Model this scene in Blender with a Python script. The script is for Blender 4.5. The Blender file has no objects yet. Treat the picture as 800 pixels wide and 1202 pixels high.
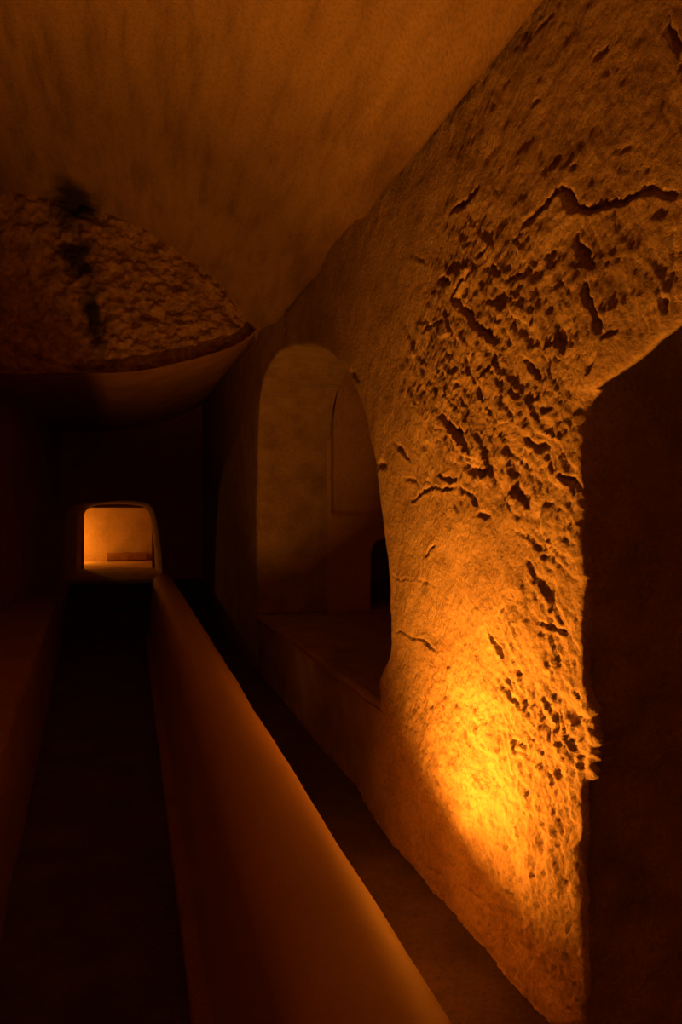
import bpy, math, random
import numpy as np
from mathutils import Vector

random.seed(4)
rng = np.random.default_rng(11)
scene = bpy.context.scene
COL = scene.collection

# ------------------------------------------------------------------ camera
EYE = 1.6
YAW = math.radians(17.0)
F = 850.0                      # focal length in pixels of the 800x1202 frame
SN, CS = math.sin(YAW), math.cos(YAW)

def wall_at(px, py, X=1.3):
    """point (Y, Z) of the right wall plane seen at a pixel"""
    u = (px - 400) / F; v = (601 - py) / F
    dx = SN + u * CS; dy = CS - u * SN
    t = X / dx
    return t * dy, EYE + t * v

def project(X, Y, Z):
    d = X * SN + Y * CS
    d = np.maximum(d, 0.05)
    return 400 + F * (X * CS - Y * SN) / d, 601 - F * (Z - EYE) / d

cam_d = bpy.data.cameras.new('camera')
cam = bpy.data.objects.new('camera', cam_d)
COL.objects.link(cam)
cam.location = (0, 0, EYE)
cam.rotation_euler = (math.radians(90), 0, -YAW)
cam_d.sensor_fit = 'VERTICAL'
cam_d.sensor_height = 36.0
cam_d.lens = 36.0 * F / 1202.0
cam_d.clip_start = 0.02
scene.camera = cam

# ------------------------------------------------------------------ noise
_tab = rng.random((64, 64, 64)).astype(np.float32) * 2 - 1

def vnoise(x, y, z):
    x = np.asarray(x, np.float64); y = np.asarray(y, np.float64); z = np.asarray(z, np.float64)
    x, y, z = np.broadcast_arrays(x, y, z)
    xi = np.floor(x).astype(int); yi = np.floor(y).astype(int); zi = np.floor(z).astype(int)
    fx = x - xi; fy = y - yi; fz = z - zi
    fx = fx * fx * (3 - 2 * fx); fy = fy * fy * (3 - 2 * fy); fz = fz * fz * (3 - 2 * fz)
    out = 0
    for a in (0, 1):
        wx = fx if a else 1 - fx
        for b in (0, 1):
            wy = fy if b else 1 - fy
            for c in (0, 1):
                wz = fz if c else 1 - fz
                out = out + wx * wy * wz * _tab[(xi + a) & 63, (yi + b) & 63, (zi + c) & 63]
    return out

def fbm(x, y, z, octaves=4, gain=0.5):
    s = 0; a = 1.0; f = 1.0
    for k in range(octaves):
        s = s + a * vnoise(x * f + 17.3 * k, y * f + 5.1 * k, z * f + 9.7 * k)
        a *= gain; f *= 2.03
    return s

_cell = rng.random((128, 128, 6))

def plates(x, y, tilt=1.0):
    """broken-stone facets: Voronoi cells, each with its own height and tilt. Returns (height, edge distance)"""
    xi = np.floor(x).astype(int); yi = np.floor(y).astype(int)
    best = np.full(x.shape, 9e9); sec = np.full(x.shape, 9e9); h = np.zeros(x.shape)
    for a in (-1, 0, 1):
        for b in (-1, 0, 1):
            c = _cell[(xi + a) & 127, (yi + b) & 127]
            qx = xi + a + c[..., 0]; qy = yi + b + c[..., 1]
            dx = x - qx; dy = y - qy
            d = dx * dx + dy * dy
            hh = (c[..., 2] - 0.5) + tilt * ((c[..., 3] - 0.5) * dx + (c[..., 4] - 0.5) * dy)
            sec = np.where(d < best, best, np.minimum(sec, d))
            h = np.where(d < best, hh, h)
            best = np.minimum(best, d)
    return h, np.sqrt(sec) - np.sqrt(best)

def sstep(a, b, x):
    t = np.clip((x - a) / (b - a), 0, 1)
    return t * t * (3 - 2 * t)

# ------------------------------------------------------------------ mesh helpers
def make_mesh(name, V, Fq, mat, parent=None, smooth=True, normals=None):
    me = bpy.data.meshes.new(name)
    V = np.asarray(V, np.float32)
    if isinstance(Fq, np.ndarray):
        n = len(Fq); k = Fq.shape[1]
        me.vertices.add(len(V)); me.vertices.foreach_set('co', V.ravel())
        me.loops.add(n * k); me.loops.foreach_set('vertex_index', Fq.astype(np.int32).ravel())
        me.polygons.add(n)
        me.polygons.foreach_set('loop_start', np.arange(0, n * k, k, dtype=np.int32))
        me.update(calc_edges=True)
    else:
        me.from_pydata([tuple(map(float, v)) for v in V], [], Fq)
        me.update()
    me.validate()
    me.polygons.foreach_set('use_smooth', np.full(len(me.polygons), smooth))
    me.materials.append(mat)
    if normals is not None:
        me.normals_split_custom_set_from_vertices(normals.tolist())
    o = bpy.data.objects.new(name, me)
    COL.objects.link(o)
    o.parent = parent
    return o

def structure(o, label=None):
    o['kind'] = 'structure'
    if label: o['label'] = label
    return o

def thing(o, label, cat, group=None):
    o['label'] = label; o['category'] = cat
    if group: o['group'] = group
    return o

def grid_faces(nu, nv):
    i = np.arange(nu - 1)[:, None] * nv + np.arange(nv - 1)[None, :]
    i = i.ravel()
    return np.stack([i, i + nv, i + nv + 1, i + 1], 1)

def rough_surface(name, P, mat, amp=0.02, scale=2.0, octaves=5, extra=None, parent=None, flip=False):
    """P: (nu, nv, 3) grid of points, displaced along its own normals by stone noise"""
    du = np.gradient(P, axis=0); dv = np.gradient(P, axis=1)
    N = np.cross(du, dv); N /= np.linalg.norm(N, axis=2, keepdims=True) + 1e-9
    if flip: N = -N
    h = amp * fbm(P[..., 0] * scale + 3, P[..., 1] * scale + 7, P[..., 2] * scale, octaves)
    if extra is not None: h = h + extra(P)
    Q = P + N * h[..., None]
    fc = grid_faces(P.shape[0], P.shape[1])
    if flip: fc = fc[:, ::-1]
    return make_mesh(name, Q.reshape(-1, 3), fc, mat, parent)

def lin(a, b, n): return np.linspace(a, b, n)

# ------------------------------------------------------------------ polygon distance
def poly_sd(poly, x, y):
    """signed distance to a closed polygon, positive inside"""
    x = x.ravel(); y = y.ravel()
    A = np.asarray(poly); B = np.roll(A, -1, axis=0)
    best = np.full(x.shape, 9e9); inside = np.zeros(x.shape, bool)
    nx = np.zeros(x.shape); ny = np.zeros(x.shape)
    for (ax, ay), (bx, by) in zip(A, B):
        ex, ey = bx - ax, by - ay
        L = ex * ex + ey * ey + 1e-12
        t = np.clip(((x - ax) * ex + (y - ay) * ey) / L, 0, 1)
        cx = ax + t * ex; cy = ay + t * ey
        d = (x - cx) ** 2 + (y - cy) ** 2
        m = d < best
        best = np.where(m, d, best); nx = np.where(m, cx, nx); ny = np.where(m, cy, ny)
        c = ((ay > y) != (by > y)) & (x < (bx - ax) * (y - ay) / ((by - ay) if by != ay else 1e-12) + ax)
        inside ^= c
    d = np.sqrt(best)
    return np.where(inside, d, -d), nx, ny

def smooth_curve(pts, n=12):
    """Catmull-Rom through open list of points"""
    p = np.asarray(pts, float)
    p = np.vstack([2 * p[0] - p[1], p, 2 * p[-1] - p[-2]])
    out = []
    for i in range(1, len(p) - 2):
        for t in np.arange(n) / n:
            a, b, c, d = p[i - 1], p[i], p[i + 1], p[i + 2]
            out.append(0.5 * ((2 * b) + (-a + c) * t + (2 * a - 5 * b + 4 * c - d) * t * t + (-a + 3 * b - 3 * c + d) * t ** 3))
    out.append(p[-2])
    return np.array(out)

def holed_grid(us, vs, polys):
    """grid in (u, v) with polygon holes, boundary vertices snapped onto the polygons.
    returns verts (n,2), quads, boundary edge list (m,2), sd (n,)"""
    U, V = np.meshgrid(us, vs, indexing='ij')
    sh = U.shape
    gu = np.gradient(us)[:, None] * np.ones(sh); gv = np.gradient(vs)[None, :] * np.ones(sh)
    u = U.ravel().copy(); v = V.ravel().copy()
    hu = gu.ravel(); hv = gv.ravel()
    sdmax = np.full(u.shape, -9e9)
    for poly in polys:
        sd, nx, ny = poly_sd(poly, u, v)
        m = (np.abs(nx - u) < hu * 0.62) & (np.abs(ny - v) < hv * 0.62)
        u = np.where(m, nx, u); v = np.where(m, ny, v)
        sd = np.where(m, 0, sd)
        sdmax = np.maximum(sdmax, sd)
    fc = grid_faces(*sh)
    s = sdmax[fc]
    keep = (s <= 1e-6).all(axis=1) & ~((s > -1e-6).all(axis=1))
    fc = fc[keep]
    used = np.unique(fc)
    remap = np.full(len(u), -1); remap[used] = np.arange(len(used))
    fc = remap[fc]
    # boundary edges (seen once)
    e = np.concatenate([fc[:, [0, 1]], fc[:, [1, 2]], fc[:, [2, 3]], fc[:, [3, 0]]])
    key = np.sort(e, axis=1)
    _, idx, cnt = np.unique(key[:, 0].astype(np.int64) * 10_000_000 + key[:, 1], return_index=True, return_counts=True)
    be = e[idx[cnt == 1]]
    uu, vv, ss = u[used], v[used], sdmax[used]
    near = np.abs(ss) < 2.0 * (hu[used] + hv[used])
    on_rect = ((np.isclose(uu, us[0])) | (np.isclose(uu, us[-1])) | (np.isclose(vv, vs[0])) | (np.isclose(vv, vs[-1])))
    be = be[~(on_rect[be].all(axis=1))]
    return np.stack([uu, vv], 1), fc, be, ss

def extrude_edges(n0, be, fracs):
    """ring topology: for every boundary vertex a chain of new vertices. returns (vert ids of boundary, quads)
    new vertex index = n0 + k*m + j for layer k and boundary vertex j"""
    bv = np.unique(be)
    m = len(bv)
    loc = {int(b): j for j, b in enumerate(bv)}
    lb = np.array([[loc[int(a)], loc[int(b)]] for a, b in be])
    quads = []
    for k in range(len(fracs)):
        if k == 0:
            a = bv[lb[:, 0]]; b = bv[lb[:, 1]]
        else:
            a = n0 + (k - 1) * m + lb[:, 0]; b = n0 + (k - 1) * m + lb[:, 1]
        c = n0 + k * m + lb[:, 1]; d = n0 + k * m + lb[:, 0]
        quads.append(np.stack([b, a, d, c], 1))
    return bv, np.concatenate(quads)

def vertex_normals(V, fc):
    n = np.cross(V[fc[:, 2]] - V[fc[:, 0]], V[fc[:, 3]] - V[fc[:, 1]])
    N = np.zeros_like(V)
    for k in range(4):
        for a in range(3):
            N[:, a] += np.bincount(fc[:, k], n[:, a], len(V))
    return N / (np.linalg.norm(N, axis=1, keepdims=True) + 1e-12)

# ------------------------------------------------------------------ materials
def stone(name, c_dark, c_mid, c_light, scale=1.0, bump=0.4, bump_dist=0.01, streak=None, soot=None, rough=0.92, fine=60.0, pit=0.72):
    m = bpy.data.materials.new(name); m.use_nodes = True
    nt = m.node_tree; N = nt.nodes; L = nt.links
    b = N['Principled BSDF']
    b.inputs['Roughness'].default_value = rough
    b.inputs['Specular IOR Level'].default_value = 0.6 if rough < .6 else 0.2
    geo = N.new('ShaderNodeNewGeometry')
    mp = N.new('ShaderNodeMapping'); L.new(geo.outputs['Position'], mp.inputs['Vector'])
    if streak: mp.inputs['Scale'].default_value = streak
    n1 = N.new('ShaderNodeTexNoise'); n1.inputs['Scale'].default_value = 2.2 * scale; n1.inputs['Detail'].default_value = 8; n1.inputs['Roughness'].default_value = 0.62
    L.new(mp.outputs[0], n1.inputs['Vector'])
    cr = N.new('ShaderNodeValToRGB'); L.new(n1.outputs['Fac'], cr.inputs[0])
    e = cr.color_ramp.elements
    e[0].position = 0.28; e[0].color = (*c_dark, 1)
    e[1].position = 0.75; e[1].color = (*c_light, 1)
    x = cr.color_ramp.elements.new(0.5); x.color = (*c_mid, 1)
    # small darker pits and grains
    n2 = N.new('ShaderNodeTexNoise'); n2.inputs['Scale'].default_value = fine; n2.inputs['Detail'].default_value = 5
    L.new(geo.outputs['Position'], n2.inputs['Vector'])
    r2 = N.new('ShaderNodeMapRange'); L.new(n2.outputs['Fac'], r2.inputs[0])
    r2.inputs[1].default_value = 0.3; r2.inputs[2].default_value = 0.55; r2.inputs[3].default_value = pit; r2.inputs[4].default_value = 1.0
    mul = N.new('ShaderNodeMix'); mul.data_type = 'RGBA'; mul.blend_type = 'MULTIPLY'; mul.inputs[0].default_value = 1
    L.new(cr.outputs[0], mul.inputs[6]); L.new(r2.outputs[0], mul.inputs[7])
    col = mul.outputs[2]
    for (cx, cy, cz, sx, sy, sz) in (soot or []):
        mp2 = N.new('ShaderNodeMapping'); mp2.vector_type = 'TEXTURE'
        mp2.inputs['Location'].default_value = (cx, cy, cz); mp2.inputs['Scale'].default_value = (sx, sy, sz)
        nz = N.new('ShaderNodeTexNoise'); nz.inputs['Scale'].default_value = 5; nz.inputs['Detail'].default_value = 6
        L.new(geo.outputs['Position'], nz.inputs['Vector'])
        ad = N.new('ShaderNodeVectorMath'); ad.operation = 'MULTIPLY_ADD'
        L.new(nz.outputs['Color'], ad.inputs[0]); ad.inputs[1].default_value = (.35, .35, .35); 
        sb = N.new('ShaderNodeVectorMath'); sb.operation = 'SUBTRACT'; L.new(geo.outputs['Position'], sb.inputs[0]); sb.inputs[1].default_value = (.175, .175, .175)
        L.new(sb.outputs[0], ad.inputs[2]); L.new(ad.outputs[0], mp2.inputs['Vector'])
        ln = N.new('ShaderNodeVectorMath'); ln.operation = 'LENGTH'; L.new(mp2.outputs[0], ln.inputs[0])
        rr = N.new('ShaderNodeMapRange'); rr.interpolation_type = 'SMOOTHSTEP'
        L.new(ln.outputs['Value'], rr.inputs[0]); rr.inputs[1].default_value = 0.25; rr.inputs[2].default_value = 1.0
        rr.inputs[3].default_value = 0.12; rr.inputs[4].default_value = 1.0
        mm = N.new('ShaderNodeMix'); mm.data_type = 'RGBA'; mm.blend_type = 'MULTIPLY'; mm.inputs[0].default_value = 1
        L.new(col, mm.inputs[6]); L.new(rr.outputs[0], mm.inputs[7]); col = mm.outputs[2]
    L.new(col, b.inputs['Base Color'])
    n3 = N.new('ShaderNodeTexNoise'); n3.inputs['Scale'].default_value = fine * 0.6; n3.inputs['Detail'].default_value = 7; n3.inputs['Roughness'].default_value = 0.65
    L.new(geo.outputs['Position'], n3.inputs['Vector'])
    bp = N.new('ShaderNodeBump'); bp.inputs['Strength'].default_value = bump; bp.inputs['Distance'].default_value = bump_dist
    L.new(n3.outputs['Fac'], bp.inputs['Height']); L.new(bp.outputs[0], b.inputs['Normal'])
    return m

M_rock = stone('hewn_sandstone', (.27, .18, .11), (.40, .28, .18), (.50, .37, .25), 2.0, .85, .014, fine=85)
M_vault = stone('limewashed_vault', (.29, .185, .10), (.45, .30, .17), (.53, .36, .21), 1.3, .35, .01, streak=(3.2, .45, 1),
                soot=[(-.40, 6.95, 4.42, .30, .55, .40)])
M_lunette = stone('pitted_plaster', (.20, .11, .065), (.42, .27, .16), (.66, .45, .28), 3.4, .8, .03, fine=24,
                  soot=[(-.40, 7.1, 4.36, .30, .6, .26), (-.36, 7.1, 3.93, .27, .6, .28), (-.22, 7.1, 3.4, .15, .6, .5)])
M_dark = stone('reddish_rock', (.34, .17, .10), (.42, .22, .13), (.50, .28, .17), 1.5, .5, .02)  # even reddish-brown tone for the far passage rock
M_aisle = stone('aisle_plaster', (.44, .28, .17), (.54, .35, .21), (.60, .40, .25), .8, .3, .01)
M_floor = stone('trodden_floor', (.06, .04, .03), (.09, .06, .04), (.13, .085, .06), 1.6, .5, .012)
M_parapet = stone('smooth_render', (.54, .37, .21), (.60, .42, .24), (.66, .47, .28), .8, .12, .003, rough=.46, pit=.94)
M_bench = stone('bench_rock', (.28, .14, .08), (.36, .19, .11), (.42, .23, .14), 1.4, .5, .015)
M_far = stone('far_room_stone', (.42, .29, .16), (.52, .37, .22), (.6, .44, .27), .8, .3, .01)

def plain(name, col, rough=.5, metal=0.0, emit=None, strength=0):
    m = bpy.data.materials.new(name); m.use_nodes = True
    b = m.node_tree.nodes['Principled BSDF']
    nz = m.node_tree.nodes.new('ShaderNodeTexNoise'); nz.inputs['Scale'].default_value = 40
    mr = m.node_tree.nodes.new('ShaderNodeMapRange'); mr.inputs[3].default_value = rough - .1; mr.inputs[4].default_value = rough + .1
    m.node_tree.links.new(nz.outputs['Fac'], mr.inputs[0]); m.node_tree.links.new(mr.outputs[0], b.inputs['Roughness'])
    b.inputs['Base Color'].default_value = (*col, 1); b.inputs['Metallic'].default_value = metal
    if emit:
        b.inputs['Emission Color'].default_value = (*emit, 1); b.inputs['Emission Strength'].default_value = strength
    return m

# ------------------------------------------------------------------ the right wall with its arcade
WX = 1.3
ZJ = 3.23                                    # springing of the vault
P_px = lambda lst: [wall_at(x, y) for x, y in lst]

# opening behind the pillar (profile read along its rim), from the near foot over the crown to the far foot
near_side = P_px([(447, 826), (445, 795), (456, 768), (458, 735), (456, 700), (452, 650), (444, 590), (438, 545), (431, 510), (425, 479), (411, 446), (394, 419)])
crown = [(4.9, 2.77), (5.49, 2.89), (6.06, 2.955), (6.55, 2.91), (6.88, 2.76), (7.04, 2.5), (7.10, 2.15), (7.10, 1.2)]
arch_far = smooth_curve(near_side + crown + [(7.10, .58)], 8)
# opening before the pillar
rim = P_px([(683, 1230), (683, 1100), (684, 1010), (683, 928), (686, 917), (696, 914), (699, 905), (692, 899), (698, 894), (702, 886), (695, 880), (702, 875), (705, 866), (699, 858), (701, 850), (698, 842), (703, 834), (697, 826),
            (690, 808), (688, 760), (686, 700), (684, 620), (685, 540), (686, 500), (690, 470), (705, 452), (728, 436), (752, 418), (775, 398), (800, 377)])
(ry, rz) = rim[-1]
arch_near_pts = rim + [(1.1, 2.22), (.6, 2.42), (.05, 2.5), (-.7, 2.42), (-1.35, 2.1), (-1.65, 1.7), (-1.72, 1.2)]
arch_near = np.array(rim[:24] + [tuple(p) for p in smooth_curve(rim[23:] + [(1.1, 2.22), (.6, 2.42), (.05, 2.5), (-.7, 2.42), (-1.35, 2.1), (-1.65, 1.7), (-1.72, 1.2)], 6)[1:]] + [(-1.72, -.3), (rim[0][0], -.3)])

us = np.concatenate([lin(-3.4, 1.25, 94)[:-1], lin(1.25, 1.9, 110)[:-1], lin(1.9, 3.9, 300)[:-1], lin(3.9, 7.3, 200)[:-1], lin(7.3, 12.05, 90)])
vs = np.concatenate([lin(-.12, 2.2, 350)[:-1], lin(2.2, 3.5, 170)])
UV, fc, be, sd = holed_grid(us, vs, [arch_far, arch_near])
Yw, Zw = UV[:, 0], UV[:, 1]
n0 = len(UV)
PX, PY = project(np.full(n0, WX), Yw, Zw)

def blob(cx, cy, rx, ry, ang=0.0, soft=.35):
    a = math.radians(ang); dx = PX - cx; dy = PY - cy
    x = (dx * math.cos(a) + dy * math.sin(a)) / rx; y = (-dx * math.sin(a) + dy * math.cos(a)) / ry
    return 1 - sstep(1 - soft, 1 + soft, np.sqrt(x * x + y * y))

# where the stone is chiselled, smooth or grainy
chis = np.maximum.reduce([blob(585, 420, 105, 170, 0, .4), blob(650, 570, 70, 120, -20, .4), blob(640, 800, 60, 130, -12, .4), blob(730, 330, 110, 110, 0, .5) * .45, blob(560, 760, 60, 60) * .35])
smooth = blob(540, 655, 75, 75, 35, .3)
chis = chis * (1 - .85 * smooth)
grain = sstep(760, 860, PY) * (PX > 380)
calm = np.maximum(sstep(470, 400, PX), .75 * sstep(560, 470, PX) * sstep(470, 330, PY))                     # far part of the wall, plastered

wob = .05 * vnoise(Yw * 4, Zw * 4, 0.5); wob2 = .05 * vnoise(Yw * 4, Zw * 4, 9.5)
Ya, Za = Yw + wob, Zw + wob2
# facets, long axis leaning like the tool marks
th = math.radians(52)
A = Ya * math.cos(th) + Za * math.sin(th); B = -Ya * math.sin(th) + Za * math.cos(th)
p1, e1 = plates(A * 4.5 + 40, B * 10 + 40, .9)
p2, e2 = plates(A * 8 + 11, B * 25 + 7, .9)
p3, e3 = plates(Ya * 30 + 3, Za * 30 + 9, .8)
p4, e4 = plates(Ya * 70 + 3, Za * 70 + 9, .8)
h = .028 * fbm(Yw * .9, Zw * .9, 1.5, 3)
h += chis * (.014 * p1 + .0048 * p2)
h += (.35 * chis + .55 * grain + .12) * .0095 * p3
h += (.5 * chis + .8 * grain + .2) * .0040 * p4
h += (.005 + .003 * grain + .003 * chis) * fbm(Yw * 14, Zw * 14, 3.3, 4)
h += grain * .005 * fbm(Yw * 22, Zw * 16, 8.3, 3)
pits = vnoise(Yw * 34, Zw * 34, 5.0) + .5 * vnoise(Yw * 70, Zw * 70, 2.0)
h -= .006 * sstep(.55, .95, pits) * (.15 + grain + .25 * chis)
h *= (1 - .6 * calm)

# the deep tool marks and cracks of the photograph: pixel ends, width in pixels, depth factor
MARKS = [
 (530,246,548,238,9,1),(548,240,561,221,7,1),(611,267,632,246,6,1),(632,246,656,222,8,1.1),(656,222,678,242,10,1.1),(678,242,712,241,8,1.1),(712,241,746,236,7,1.1),
 (746,236,773,221,7,1),(773,222,800,231,8,1),(678,280,696,316,10,1.2),(690,332,702,360,8,1),(700,358,714,393,9,1.2),(710,393,732,392,5,.8),(705,307,737,308,3,.7),
 (642,341,660,332,4,.8),(660,332,678,323,3,.8),(575,312,593,325,5,.9),(593,330,624,319,5,.9),(530,348,552,321,7,1),(532,352,560,378,7,1),(556,374,588,404,6,1.1),
 (512,328,530,330,7,.9),(494,390,508,381,4,.8),(508,381,521,374,4,.8),(778,350,786,366,8,1),(705,415,692,442,8,1),(695,68,718,50,6,.9),(625,40,645,15,4,.8),
 (780,25,797,60,9,1),(792,62,800,90,6,.8),(620,122,630,121,5,.8),(642,192,650,190,6,.9),(668,197,676,198,6,.9),(700,180,760,172,3,.5),(720,200,790,196,3,.5),
 (547,411,560,445,6,1),(560,445,570,471,6,1),(615,419,636,445,6,1.1),(508,458,513,459,6,.9),(527,471,540,484,3.5,.8),(536,464,549,477,3.5,.8),(546,458,560,470,3,.7),
 (517,488,551,522,11,1),(549,548,572,555,9,1.1),(560,545,570,560,6,1),(514,557,536,565,5,.8),(478,586,492,578,4,.9),(490,578,506,574,4.5,1),(506,574,536,572,4,.9),
 (497,566,506,574,3.5,.8),(540,574,556,578,5,1),(556,578,563,595,5,1),(562,600,577,606,5,.9),(589,580,602,596,4,.9),(602,596,613,612,4,.9),(581,503,600,497,4,.8),
 (581,503,576,516,4,.7),(589,526,606,536,4.5,.9),(606,534,627,552,5,.9),(615,511,641,526,6.5,1.1),(630,479,652,479,4,.9),(600,460,615,465,5,.8),(660,554,682,573,7,1.1),
 (651,520,667,548,4,.8),(461,518,478,541,5,.9),(439,546,450,546,7,.9),(472,560,486,568,4,.7),(620,560,640,574,3.5,.7),(640,590,668,604,3.5,.7),(600,620,622,634,4,.7),
 (497,651,508,641,5.5,.9),(617,656,634,686,4,.9),(457,679,485,681,2.5,.6),(485,681,514,689,2.5,.6),(465,742,490,750,3,.8),(490,750,510,761,3.5,.8),(600,716,610,745,3.5,.9),
 (610,745,617,776,4,.9),(588,714,600,716,3,.7),(572,736,582,756,5,.9),(580,750,594,774,7,1),(592,788,606,816,5,1),(636,729,650,738,6,1),(650,738,666,746,6,1),
 (626,636,634,642,5,.9),(636,650,644,656,5,.9),(648,640,656,648,4,.8),(664,630,670,640,4,.8),(612,626,620,630,4,.8),(640,664,652,676,4,.7),(647,780,655,804,4.5,.9),
 (668,862,690,869,3.5,.7),(666,888,690,892,4.5,.9),(672,908,690,911,4,.8),(604,869,630,887,3,.8),(596,808,616,836,5,.9),(658,832,667,864,6,1),(672,806,690,826,4,1),
 (640,815,650,850,4,.8),(675,840,695,846,4,1),(628,790,640,820,4,.8),(560,905,580,925,4,.6),(500,850,506,880,4,.6),(517,905,532,930,4,.6),(550,1040,580,1062,7,.8),
 (600,1046,626,1058,7,.8),(590,985,612,1000,5,.7),(640,960,655,985,5,.7),(505,1010,530,1030,6,.7),(640,1110,655,1130,4,.5),(570,470,590,500,4,.7),(640,400,690,404,3,.6),
 (636,418,690,420,3,.6),(650,440,684,442,3,.6),(560,300,575,290,5,.8),(600,280,612,288,5,.8),(478,300,500,310,4,.5),(590,350,620,362,4,.8),(600,372,628,380,4,.8),
 (560,350,585,352,4,.7),(640,300,652,300,5,.7),(575,430,592,450,4,.8),(590,470,606,490,4,.8),(486,420,500,430,3.5,.6),(404,432,420,446,6,.7),(640,540,655,560,4,.8),
]
for _ in range(60):                            # lesser chisel scratches between them, same lean
    cx = random.uniform(500, 680); cy = random.uniform(300, 620)
    L_ = random.uniform(10, 32); a = math.radians(random.gauss(50, 16))
    MARKS.append((cx, cy, cx + L_ * math.cos(a), cy + L_ * math.sin(a), random.uniform(2, 3.4), random.uniform(.35, .7)))
for _ in range(34):
    cx = random.uniform(600, 690); cy = random.uniform(620, 900)
    L_ = random.uniform(6, 18); a = math.radians(random.gauss(62, 14))
    MARKS.append((cx, cy, cx + L_ * math.cos(a), cy + L_ * math.sin(a), random.uniform(2, 3.6), random.uniform(.4, .9)))
for _ in range(110):
    cx = random.uniform(480, 680); cy = random.uniform(820, 1150)
    L_ = random.uniform(2, 10); a = math.radians(random.gauss(50, 30))
    MARKS.append((cx, cy, cx + L_ * math.cos(a), cy + L_ * math.sin(a), random.uniform(2, 4), random.uniform(.3, .7)))
jit = vnoise(Yw * 22, Zw * 22, 4.4); jit2 = vnoise(Yw * 60, Zw * 60, 14.4)
wy = .010 * vnoise(Yw * 14, Zw * 14, 31.0) + .006 * vnoise(Yw * 40, Zw * 40, 33.0); wz = .010 * vnoise(Yw * 14, Zw * 14, 41.0) + .006 * vnoise(Yw * 40, Zw * 40, 43.0)
for (x0, y0, x1, y1, w, k) in MARKS:
    a = np.array(wall_at(x0, y0)); b = np.array(wall_at(x1, y1))
    D = (WX * SN + a[0] * CS)
    r = max(w * D / F * .62, .0055)
    m = (Yw > min(a[0], b[0]) - 3 * r) & (Yw < max(a[0], b[0]) + 3 * r) & (Zw > min(a[1], b[1]) - 3 * r) & (Zw < max(a[1], b[1]) + 3 * r)
    if not m.any(): continue
    y = Yw[m] + wy[m]; z = Zw[m] + wz[m]; e = b - a; LL = e @ e + 1e-9
    t = np.clip(((y - a[0]) * e[0] + (z - a[1]) * e[1]) / LL, 0, 1)
    d = np.hypot(y - a[0] - t * e[0], z - a[1] - t * e[1]) * (1 + .5 * jit[m]) + r * .45 * jit2[m]
    k = k * (1 + .6 * float(sstep(1.5, 1.0, (a[1] + b[1]) / 2)))
    taper = .35 + .65 * np.sin(np.pi * np.clip(t, .06, .94)) ** .8
    h[m] -= k * 1.0 * r * taper * (1 - sstep(.15, 1.3, d / (r * taper)))
    # the stone left standing just under the cut
    side = (z - a[1] - t * e[1])
    h[m] += k * .30 * r * np.exp(-((side + 1.7 * r) / (.9 * r)) ** 2) * np.exp(-(d / (2.4 * r)) ** 2)

# the pillar swells towards its foot; rim rounded off into the openings
h += .05 * sstep(.9, .3, Zw) * sstep(1.7, 2.1, Yw) * sstep(4.0, 3.4, Yw)
din = np.clip(-sd, 0, 1)
h_low = .028 * fbm(Yw * .9, Zw * .9, 1.5, 3)
h = h_low + (h - h_low) * (.45 + .55 * sstep(0, .06, din))
r_e = .035
h -= (1 - .7 * (Zw > 1.95)) * np.where(din < r_e, r_e - np.sqrt(np.maximum(r_e ** 2 - (r_e - din) ** 2, 0)), 0) * .7
dy = .010 * fbm(Yw * 9, Zw * 9, 21.0, 3) * np.exp(-din / .08)
dy = np.where((Yw > 6.9), dy * .3, dy)
front = np.stack([WX - h, Yw + dy, Zw], 1)
# reveals
T = .75
fr = np.concatenate([np.array([.006, .015, .028, .045]), lin(.07, 1, 44) * T])
bv, q = extrude_edges(n0, be, fr)
m = len(bv)
layers = []
for d in fr:
    w = math.exp(-d / .05)
    x = front[bv, 0] * w + (WX + d) * (1 - w) if d < .2 else np.full(m, WX + d)
    x = np.maximum(x, front[bv, 0] + d * .5)
    n = .012 * fbm(x * 9, Yw[bv] * 9, Zw[bv] * 9, 4)
    n *= 1 - w
    yb = front[bv, 1]; nearj = (yb > 1.2) & (yb < 2.1) & (front[bv, 2] < 1.85)
    yj = np.where(nearj, yb * math.exp(-d / .07) + (1.835 + .02 * np.sin(front[bv, 2] * 3)) * (1 - math.exp(-d / .07)), yb)
    # near arch head shaped thin so its underside catches no light, open height behind
    head = sstep(1.80, 1.72, front[bv, 1]) * sstep(1.86, 1.93, front[bv, 2]) * (front[bv, 1] < 2)
    if d > .014:
        x = x * (1 - head) + (front[bv, 0] + .018) * head
        zz_ = front[bv, 2] + head * (3.2 - front[bv, 2]) * (d - .014) / (T - .014)
    else: zz_ = front[bv, 2]
    layers.append(np.stack([x, yj + n * np.where(Yw[bv] > 5, .3, 1), zz_ + n * .4], 1))
V = np.vstack([front] + layers)
ALL = np.vstack([fc, q])
ALL = ALL[:, ::-1]
NRM = vertex_normals(V, ALL)
NRM_MEAN = NRM[:n0, 0].mean()
if NRM_MEAN > 0:
    ALL = ALL[:, ::-1]; NRM = -NRM
cy_ = V[ALL, 1].mean(axis=1); cz_ = V[ALL, 2].mean(axis=1)
is_p = (cy_ > 1.0) & (cy_ < 4.4) & (cz_ < 2.06) & ~((cy_ > 3.15) & (cz_ < .50) & (cy_ > 3.50))
def submesh(name, mask, mat):
    f = ALL[mask]; used = np.unique(f); rm = np.full(len(V), -1); rm[used] = np.arange(len(used))
    return make_mesh(name, V[used], rm[f], mat, normals=NRM[used])
pil = submesh('rock_pillar', is_p, M_rock)
thing(pil, 'rough chiselled sandstone pillar glowing gold between the two arched openings', 'pillar')
structure(submesh('wall_right', ~is_p, M_rock), 'rough hewn wall above and beyond the bright pillar')

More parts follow.
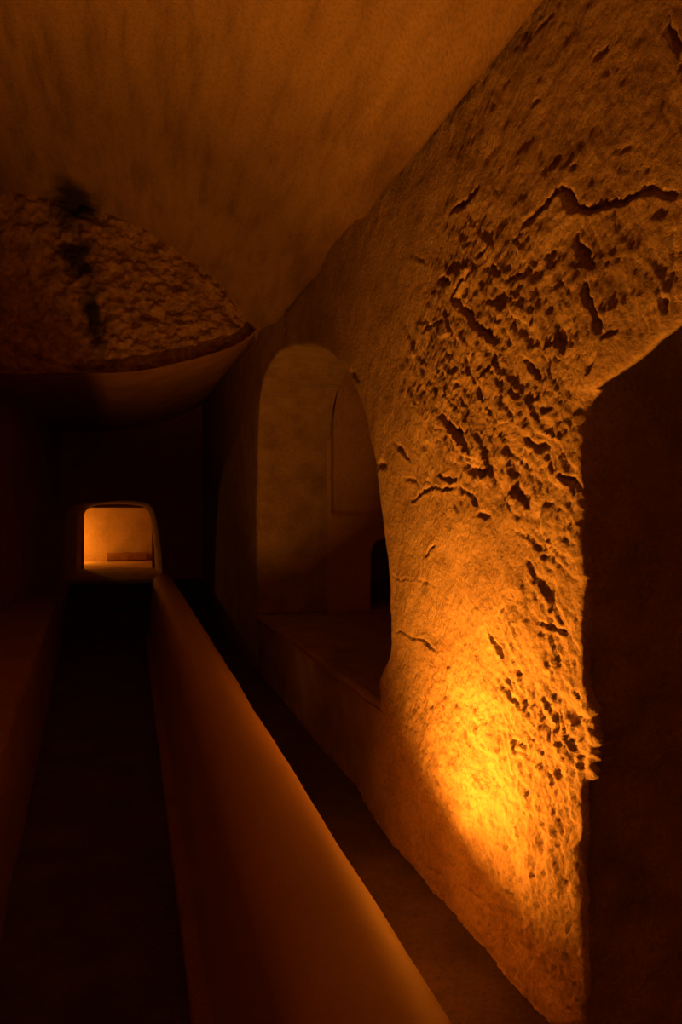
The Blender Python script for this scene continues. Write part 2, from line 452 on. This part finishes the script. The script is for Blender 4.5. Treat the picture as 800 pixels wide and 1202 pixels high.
# ------------------------------------------------------------------ vault
VX0, VX1, VC, VR = -3.5, 1.34, -1.1, 2.4
def vault_z(x):
    t = np.clip(np.abs(x - VC) / VR, 0, 1)
    return ZJ + 1.24 * np.maximum(1 - t ** 2.4, 0) ** .68
tt = lin(-math.pi / 2, math.pi / 2, 200)
xs = VC + VR * np.sin(tt)
ys = lin(-3.4, 7.12, 260)
Xg, Yg = np.meshgrid(xs, ys, indexing='ij')
P = np.stack([Xg, Yg, vault_z(Xg)], 2)
structure(rough_surface('ceiling', P, M_vault, .018, .9, 4,
    extra=lambda P: .005 * fbm(P[..., 0] * 16, P[..., 1] * 1.6, P[..., 2] * 2, 4)), 'smooth barrel vault of the ceiling')

# ------------------------------------------------------------------ lunette above the low passage
low = smooth_curve([(-3.6, 2.78), (-1.9, 2.80), (-1.02, 2.82), (-.3, 2.86), (.15, 2.91), (.47, 2.985), (.87, 3.12), (1.12, 3.24), (1.34, 3.42)], 10)
def low_z(x): return np.interp(x, low[:, 0], low[:, 1])
xs2 = lin(-3.5, 1.36, 420)
top = np.maximum(vault_z(xs2) + .05, low_z(xs2) + .01)
vv = lin(0, 1, 170)
P = np.stack([np.repeat(xs2[:, None], 170, 1), np.full((420, 170), 7.1), low_z(xs2)[:, None] * (1 - vv) + top[:, None] * vv], 2)
def lun(P):
    e, _ = plates(P[..., 0] * 7 + 4, P[..., 2] * 9 + 4, .8)
    e2_, _ = plates(P[..., 0] * 17 + 4, P[..., 2] * 17 + 4, .8)
    g = .012 * e + .012 * e2_ + .035 * fbm(P[..., 0] * 13, P[..., 2] * 13, P[..., 1], 4)
    edge = (P[..., 2] - low_z(P[..., 0]))
    g = g * sstep(0, .1, edge) - .05 * (1 - sstep(0, .22, edge))
    ln = np.abs(P[..., 2] - (2.98 + .05 * np.sin(P[..., 0] * 5))) 
    return g - .05 * (1 - sstep(.0, .03, ln)) * (P[..., 0] > -.75) * (P[..., 0] < -.05)
structure(rough_surface('wall_front', P, M_lunette, .03, 2.5, 5, extra=lun), 'pitted end of the vault above the low dark passage')

# low passage behind it
pass_y = lin(7.0, 12.1, 100)
xs3 = lin(-1.5, 1.36, 90)
Xg, Yg = np.meshgrid(xs3, pass_y, indexing='ij')
structure(rough_surface('ceiling', np.stack([Xg, Yg, low_z(Xg) + .12 * sstep(7.0, 7.2, Yg) * 0], 2), M_dark, .02, 1.6), 'low dark roof of the far passage')

# left wall of the passage and the shoulder beside it
def lw_x(y): return -1.17 + (y - 7.1) * (.30 / 4.9)
yy = lin(7.1, 12.1, 90); zz = lin(.0, 3.0, 60)
Yg, Zg = np.meshgrid(yy, zz, indexing='ij')
structure(rough_surface('wall_left', np.stack([lw_x(Yg) - .04 * Zg * 0, Yg, Zg], 2), M_dark, .03, 1.6), 'dark left wall of the far passage')
xx = lin(-3.6, -1.15, 60)
Xg, Zg = np.meshgrid(xx, zz, indexing='ij')
structure(rough_surface('wall_front', np.stack([Xg, np.full_like(Xg, 7.12), Zg], 2), M_dark, .03, 1.6), 'rock shoulder left of the far passage')
yy = lin(-3.4, 7.2, 120); zz = lin(-.05, 3.4, 60)
Yg, Zg = np.meshgrid(yy, zz, indexing='ij')
structure(rough_surface('wall_left', np.stack([np.full_like(Yg, -3.48), Yg, Zg], 2), M_aisle, .04, 1.2), 'left side wall of the vaulted hall')
xx = lin(-3.6, 1.5, 90); zz = lin(-.05, 4.6, 80)
Xg, Zg = np.meshgrid(xx, zz, indexing='ij')
structure(rough_surface('wall_back', np.stack([Xg, np.full_like(Xg, -3.35), Zg], 2), M_aisle, .04, 1.2), 'back wall of the vaulted hall')

# ------------------------------------------------------------------ end wall with the lit doorway
DZ = .52
door = [(-.86, DZ), (-.85, .9), (-.83, 1.3), (-.80, 1.58), (-.72, 1.70), (-.55, 1.755), (-.25, 1.77), (.05, 1.785), (.3, 1.765), (.44, 1.73), (.52, 1.64), (.56, 1.5), (.61, 1.2), (.65, .85), (.67, DZ)]
dcurve = smooth_curve(door, 6)
us2 = lin(-1.6, 1.5, 190); vs2 = lin(-.05, 3.5, 200)
UV2, fc2, be2, sd2 = holed_grid(us2, vs2, [dcurve])
k = len(UV2)
h2 = .03 * fbm(UV2[:, 0] * 2, UV2[:, 1] * 2, 4.0, 5)
h2 -= .03 * np.exp(sd2 / .03)
front2 = np.stack([UV2[:, 0], 12.0 - h2, UV2[:, 1]], 1)
fr2 = np.concatenate([[.01, .03, .06], lin(.1, 2.5, 40)])
bv2, q2 = extrude_edges(k, be2, fr2)
lay = []
for d in fr2:
    b0 = front2[bv2]
    f_ = d / 2.5
    x = b0[:, 0] + np.where(b0[:, 0] < -.1, 1, 0) * (.17 * f_ + .05 * math.exp(-((d - 1.2) / .18) ** 2)) * sstep(0, .3, -.3 - b0[:, 0])
    z = b0[:, 2] - .03 * f_ * (b0[:, 2] > 1)
    nn = .015 * fbm(b0[:, 0] * 3, b0[:, 2] * 3, np.full(len(b0), d * 3), 3) * min(1, d / .1)
    lay.append(np.stack([x + nn, 12.0 + d + b0[:, 1] * 0, z + nn * .5 * (z > .6)], 1))
V2 = np.vstack([front2] + lay)
structure(make_mesh('wall_tunnel', V2, q2, M_rock), 'short rough tunnel leading through the end wall')
structure(make_mesh('wall_far', front2, fc2, M_dark), 'dark end wall pierced by the low lit doorway')

# lit room beyond
def box_room(x0, x1, y0, y1, z0, z1, names, mat, skip=(), amp=.02):
    n = 50
    out = []
    def g(a0, a1, b0, b1, fn, name):
        A_, B_ = np.meshgrid(lin(a0, a1, n), lin(b0, b1, n), indexing='ij')
        out.append(structure(rough_surface(name, fn(A_, B_), mat, amp, 1.6, 4)))
    if 'floor' not in skip: g(x0, x1, y0, y1, lambda a, b: np.stack([a, b, np.full_like(a, z0)], 2), names + 'floor')
    if 'ceiling' not in skip: g(x0, x1, y0, y1, lambda a, b: np.stack([a, b, np.full_like(a, z1)], 2), names + 'ceiling')
    if 'left' not in skip: g(y0, y1, z0, z1, lambda a, b: np.stack([np.full_like(a, x0), a, b], 2), 'wall_left')
    if 'right' not in skip: g(y0, y1, z0, z1, lambda a, b: np.stack([np.full_like(a, x1), a, b], 2), 'wall_right')
    if 'far' not in skip: g(x0, x1, z0, z1, lambda a, b: np.stack([a, np.full_like(a, y1), b], 2), 'wall_far')
    return out
box_room(-1.9, 2.0, 14.45, 17.2, DZ - .01, 2.7, '', M_far)
# returns either side of the tunnel mouth inside that room
for (a, b) in ((-1.95, -.64), (.60, 2.05)):
    A_, B_ = np.meshgrid(lin(a, b, 24), lin(.45, 2.75, 40), indexing='ij')
    structure(rough_surface('wall_near', np.stack([A_, np.full_like(A_, 14.5), B_], 2), M_far, .01, 2))
A_, B_ = np.meshgrid(lin(-.7, .7, 24), lin(1.68, 2.75, 30), indexing='ij')
structure(rough_surface('wall_near', np.stack([A_, np.full_like(A_, 14.5), B_], 2), M_far, .01, 2))

def rough_block(name, x0, x1, y0, y1, z0, z1, mat, amp=.008, bev=.02, seg=.035, taper=0.0):
    """box with rounded edges, densely divided and roughened"""
    import bmesh
    bm = bmesh.new()
    bmesh.ops.create_cube(bm, size=1)
    for v in bm.verts:
        v.co = Vector(((x0 + x1) / 2 + v.co.x * (x1 - x0), (y0 + y1) / 2 + v.co.y * (y1 - y0), (z0 + z1) / 2 + v.co.z * (z1 - z0)))
    bmesh.ops.bevel(bm, geom=bm.edges[:], offset=bev, segments=3, affect='EDGES', profile=.5)
    for _ in range(5):
        long = [e for e in bm.edges if e.calc_length() > seg * 2]
        if not long or len(bm.verts) > 20000: break
        bmesh.ops.subdivide_edges(bm, edges=long, cuts=1, use_grid_fill=True)
    bm.normal_update()
    co = np.array([v.co[:] for v in bm.verts]); no = np.array([v.normal[:] for v in bm.verts])
    hh = amp * fbm(co[:, 0] * 7, co[:, 1] * 7, co[:, 2] * 7, 4)
    co = co + no * hh[:, None]
    for v, c in zip(bm.verts, co): v.co = c
    me = bpy.data.meshes.new(name); bm.to_mesh(me); bm.free()
    for p in me.polygons: p.use_smooth = True
    me.materials.append(mat)
    o = bpy.data.objects.new(name, me); COL.objects.link(o)
    return o

blk = rough_block('stone_ledge', -.28, .62, 16.75, 17.15, DZ, DZ + .16, M_bench, .012, .03)
thing(blk, 'low dark stone ledge at the foot of the wall in the lit far room', 'ledge')

# ------------------------------------------------------------------ floors
A_, B_ = np.meshgrid(lin(-3.5, 1.36, 160), lin(-3.4, 9.7, 380), indexing='ij')
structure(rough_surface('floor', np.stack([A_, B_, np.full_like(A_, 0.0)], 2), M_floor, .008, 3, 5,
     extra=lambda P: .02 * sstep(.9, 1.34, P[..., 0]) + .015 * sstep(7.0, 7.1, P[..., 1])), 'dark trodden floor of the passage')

# flight of steps up to the doorway
st = bpy.data.objects.new('stone_steps', None); COL.objects.link(st); st.location = (.2, 9.6, 0)
thing(st, 'flight of dark stone steps rising to the lit doorway', 'steps')
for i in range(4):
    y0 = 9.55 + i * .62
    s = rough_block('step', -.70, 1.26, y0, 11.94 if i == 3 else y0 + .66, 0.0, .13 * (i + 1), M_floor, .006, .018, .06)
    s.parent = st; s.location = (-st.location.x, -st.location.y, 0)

# ------------------------------------------------------------------ parapet (long low smooth wall along the walkway)
def edge_r(y): return .512 + .0136 * y
def edge_l(y): return .300 + .0165 * y
sec = []
for s_ in lin(0, 1, 9): sec.append(('r', 0 + .012 * s_ * 0, .02 + (.72 - .02) * s_))
ny = 260
Ysec = lin(-3.2, 9.5, ny)
prof = []
for y in Ysec:
    xr, xl = edge_r(y), edge_l(y)
    ea, eb = .140, .180
    cx, cz = xr - .1084, .75 - .1138
    pts = [(cx + ea + .012, -.05), (cx + ea + .008, .2), (cx + ea + .003, .45), (cx + ea, .58)]
    for a in lin(0, 180, 46): pts.append((cx + ea * math.cos(math.radians(a)), cz + eb * math.sin(math.radians(a))))
    for t in lin(.06, 1, 18): pts.append((cx - ea - .03 * t, cz - (cz + .05) * t))
    prof.append([(x, y, z) for x, z in pts])
P = np.array(prof)
par = rough_surface('parapet', P, M_parapet, .0035, 2.2, 4, flip=False)
# end caps
thing(par, 'long smooth rounded parapet running beside the dark walkway towards the doorway', 'parapet')
for idx, nm in ((0, 'end_face'), (-1, 'end_face')):
    pts = P[idx]
    c_ = make_mesh(nm, pts, [list(range(len(pts)))], M_parapet, par, smooth=False)

# kerb at its foot
kp = []
for y in lin(-3.2, 9.5, 200):
    x1 = edge_r(y) - .27; x0 = x1 - .06
    kp.append([(x0, y, -.03), (x0, y, .03), (x0 + .006, y, .042), (x0 + .015, y, .047), (x1 - .02, y, .05), (x1 + .01, y, .05)])
kerb = rough_surface('trim_1', np.array(kp), M_bench, .003, 4, 4)
structure(kerb, 'low kerb along the foot of the parapet')

# ------------------------------------------------------------------ bench of rock along the left
def bench_x(y): return -.36 - .0385 * min(y, 9.5)
bp = []
for y in lin(-3.3, 11.95, 300):
    xe = bench_x(y)
    xw = -3.42 if y < 7.05 else lw_x(y) + .02
    row = [(xe + .05, y, -.03), (xe + .04, y, .15), (xe + .03, y, .3), (xe + .015, y, .42)]
    for a in lin(0, 90, 7): row.append((xe - .06 + .06 * math.cos(math.radians(a)) + .0, y, .50 + .06 * math.sin(math.radians(a))))
    for t in lin(.03, 1, 40): row.append((xe - .06 + (min(xw, xe - .07) - xe + .06) * t, y, .56 + .05 * t))
    if y > 9: row = [(a_, b_, c_ - .07 * min(1, y - 9)) for a_, b_, c_ in row]
    bp.append(row)
bench = rough_surface('rock_bench', np.array(bp), M_bench, .012, 3.0, 5)
thing(bench, 'low rock bench along the left side of the dark walkway', 'bench')

# ------------------------------------------------------------------ side aisle behind the arcade
AX0, AX1, AY0, AY1, AZ = WX + T - .02, 3.7, -3.3, 7.1, 3.05
def surf(name, a, b, fn, mat=M_aisle, amp=.015, n=(90, 90), label=None):
    A_, B_ = np.meshgrid(lin(*a, n[0]), lin(*b, n[1]), indexing='ij')
    return structure(rough_surface(name, fn(A_, B_), mat, amp, 1.8, 4), label)
K = lambda A_, v: np.full_like(A_, v)
surf('floor', (1.28, AX1), (2.6, AY1 + .02), lambda a, b: np.stack([a, b, K(a, .575)], 2), M_bench, .008, label='raised floor of the side aisle behind the pillar')
surf('floor', (1.30, AX1), (-3.3, 2.62), lambda a, b: np.stack([a, b, K(a, 0.0)], 2), M_bench, .008, label='lower floor of the side aisle before the pillar')
surf('wall_aisle', (AX0, AX1), (-.02, .6), lambda a, b: np.stack([a, K(a, 2.6), b], 2), n=(40, 14))
surf('wall_aisle', (AY0, AY1), (-.05, AZ + .1), lambda a, b: np.stack([K(a, AX1), a, b], 2), label='outer wall of the side aisle')
surf('ceiling', (AX0 - .05, AX1), (AY0, AY1), lambda a, b: np.stack([a, b, AZ + .25 * np.sin((a - AX0) / (AX1 - AX0) * math.pi) - .0], 2), label='roof of the side aisle')
surf('wall_aisle', (WX, AX1), (-.05, 3.5), lambda a, b: np.stack([a, K(a, AY0), b], 2))
surf('wall_aisle', (WX + .05, AX0 + .05), (1.7, 3.3), lambda a, b: np.stack([a, K(a, 1.85) , b], 2), M_rock, .01, n=(50, 100), label='added rock cheek above the near arch, keeping the recess in shade')  # sheet added behind the thin arch head so the recess stays dark
# end of the aisle: wall with a low dark recess at its right
rec = [(2.49, .575), (2.49, 1.18), (2.55, 1.30), (2.8, 1.36), (3.1, 1.32), (3.3, 1.2), (3.36, 1.0), (3.36, .575)]
UV3, fc3, be3, sd3 = holed_grid(lin(WX + T - .03, AX1 + .02, 110), lin(.5, 3.5, 150), [np.array(rec)])
h3 = .010 * fbm(UV3[:, 0] * 2, UV3[:, 1] * 2, 8.0, 4)
# a shallow setback in the upper right of the wall
h3 -= .04 * sstep(2.06, 2.10, UV3[:, 0]) * sstep(1.55, 1.62, UV3[:, 1])
f3 = np.stack([UV3[:, 0], 7.085 - h3, UV3[:, 1]], 1)
fr3 = np.array([.02, .1, .3, .6, .9, 1.2])
bv3, q3 = extrude_edges(len(UV3), be3, fr3)
V3 = np.vstack([f3] + [f3[bv3] + np.array([0, d, 0]) for d in fr3])
structure(make_mesh('wall_aisle', V3, np.vstack([fc3, q3]), M_aisle), 'plastered end wall seen through the arch behind the pillar')
surf('wall_aisle', (2.4, 3.45), (.5, 1.45), lambda a, b: np.stack([a, K(a, 8.25), b], 2), M_dark, n=(20, 20))
surf('ceiling', (1.30, AX0 + .05), (7.2, 12.1), lambda a, b: np.stack([a, b, K(a, 3.3)], 2), M_dark, n=(10, 40))

# ------------------------------------------------------------------ lamps
M_case = plain('black_lamp_casing', (.03, .03, .03), .45, .8)
M_lens = plain('amber_lens', (.9, .5, .15), .2, 0, (1, .45, .08), 6)
import bmesh
def lathe(name, prof, mat, parent, seg=32):
    V_ = []; F_ = []
    for r, z in prof:
        for i in range(seg):
            a = 2 * math.pi * i / seg
            V_.append((r * math.cos(a), r * math.sin(a), z))
    for j in range(len(prof) - 1):
        for i in range(seg):
            F_.append((j * seg + i, j * seg + (i + 1) % seg, (j + 1) * seg + (i + 1) % seg, (j + 1) * seg + i))
    F_.append(tuple(range((len(prof) - 1) * seg, len(prof) * seg)))
    F_.append(tuple(reversed(range(seg))))
    return make_mesh(name, np.array(V_), F_, mat, parent)

AMBER = (1.0, .31, .02)
def spot(loc, target, power, angle, blend=1.0, radius=.03):
    ld = bpy.data.lights.new('uplight_beam', 'SPOT')
    ld.energy = power; ld.color = AMBER; ld.spot_size = math.radians(angle); ld.spot_blend = blend; ld.shadow_soft_size = radius
    lo = bpy.data.objects.new('uplight_beam', ld); COL.objects.link(lo)
    lo.location = loc
    lo.rotation_euler = (Vector(target) - Vector(loc)).to_track_quat('-Z', 'Y').to_euler()
    return lo
def fixture(loc, target, label):
    root = bpy.data.objects.new('floor_uplight', None); COL.objects.link(root); root.location = loc
    thing(root, label, 'lamp')
    d = (Vector(target) - Vector(loc)).normalized()
    rot = d.to_track_quat('Z', 'Y').to_euler()
    c = lathe('casing', [(.018, -.13), (.034, -.125), (.036, -.03), (.040, -.028), (.042, -.012), (.036, -.010), (.034, -.016)], M_case, root); c.rotation_euler = rot
    l = lathe('lens', [(.001, -.0165), (.034, -.0165), (.034, -.014), (.001, -.014)], M_lens, root); l.rotation_euler = rot
    base_z = .012 - loc[2]
    lathe('base_plate', [(.045, base_z - .012), (.045, base_z), (.012, base_z + .004), (.010, -.09)], M_case, root)
    return root

L1 = (.78, 2.50, .29); T1 = (.90, 2.28, 1.25)
fixture(L1, T1, 'small black floor uplight aimed at the bright pillar')
spot(L1, T1, 270, 165, 1.0, .03)
L4 = (.80, 4.9, .20); T4 = (1.15, 7.1, 3.1)  # added uplight, brightens the side arch and the lunette
fixture(L4, T4, 'small black floor uplight added to brighten the arched opening behind the pillar')
spot(L4, T4, 82, 76, 1.0, .03)
L2 = (.82, -2.8, .22); T2 = (.2, -1.6, 3.2)  # added uplight out of view, lifts bounce on vault and parapet
fixture(L2, T2, 'small black floor uplight added out of view to brighten the hall by bounce')
spot(L2, T2, 420, 110, 1.0, .02)
L3 = (-1.20, 16.3, .75); T3 = (-.6, 17.1, .9)
root = fixture(L3, T3, 'small uplight lighting the far room beyond the doorway')
for c in root.children:
    if c.name.startswith('base_plate'):
        c.data = c.data.copy(); c.location.z = 0
        co = np.empty(len(c.data.vertices) * 3, np.float32); c.data.vertices.foreach_get('co', co); co = co.reshape(-1, 3)
        lowm = co[:, 2] < -.12; co[lowm, 2] += -(.75 - .52) + .15 + .008
        c.data.vertices.foreach_set('co', co.ravel())
pl = bpy.data.lights.new('far_room_glow', 'POINT'); pl.energy = 46; pl.color = AMBER; pl.shadow_soft_size = .05
po = bpy.data.objects.new('far_room_glow', pl); COL.objects.link(po); po.location = (-1.12, 16.5, .95)

w = bpy.data.worlds.new('world'); scene.world = w; w.use_nodes = True
w.node_tree.nodes['Background'].inputs[0].default_value = (0, 0, 0, 1)
w.node_tree.nodes['Background'].inputs[1].default_value = 0

# ------------------------------------------------------------------ view
vs_ = scene.view_settings
vs_.view_transform = 'Standard'; vs_.look = 'None'; vs_.gamma = 1; vs_.use_curve_mapping = False
vs_.exposure = 0.0
scene.cycles.use_denoising = True
scene.cycles.diffuse_bounces = 6
scene.cycles.max_bounces = 8
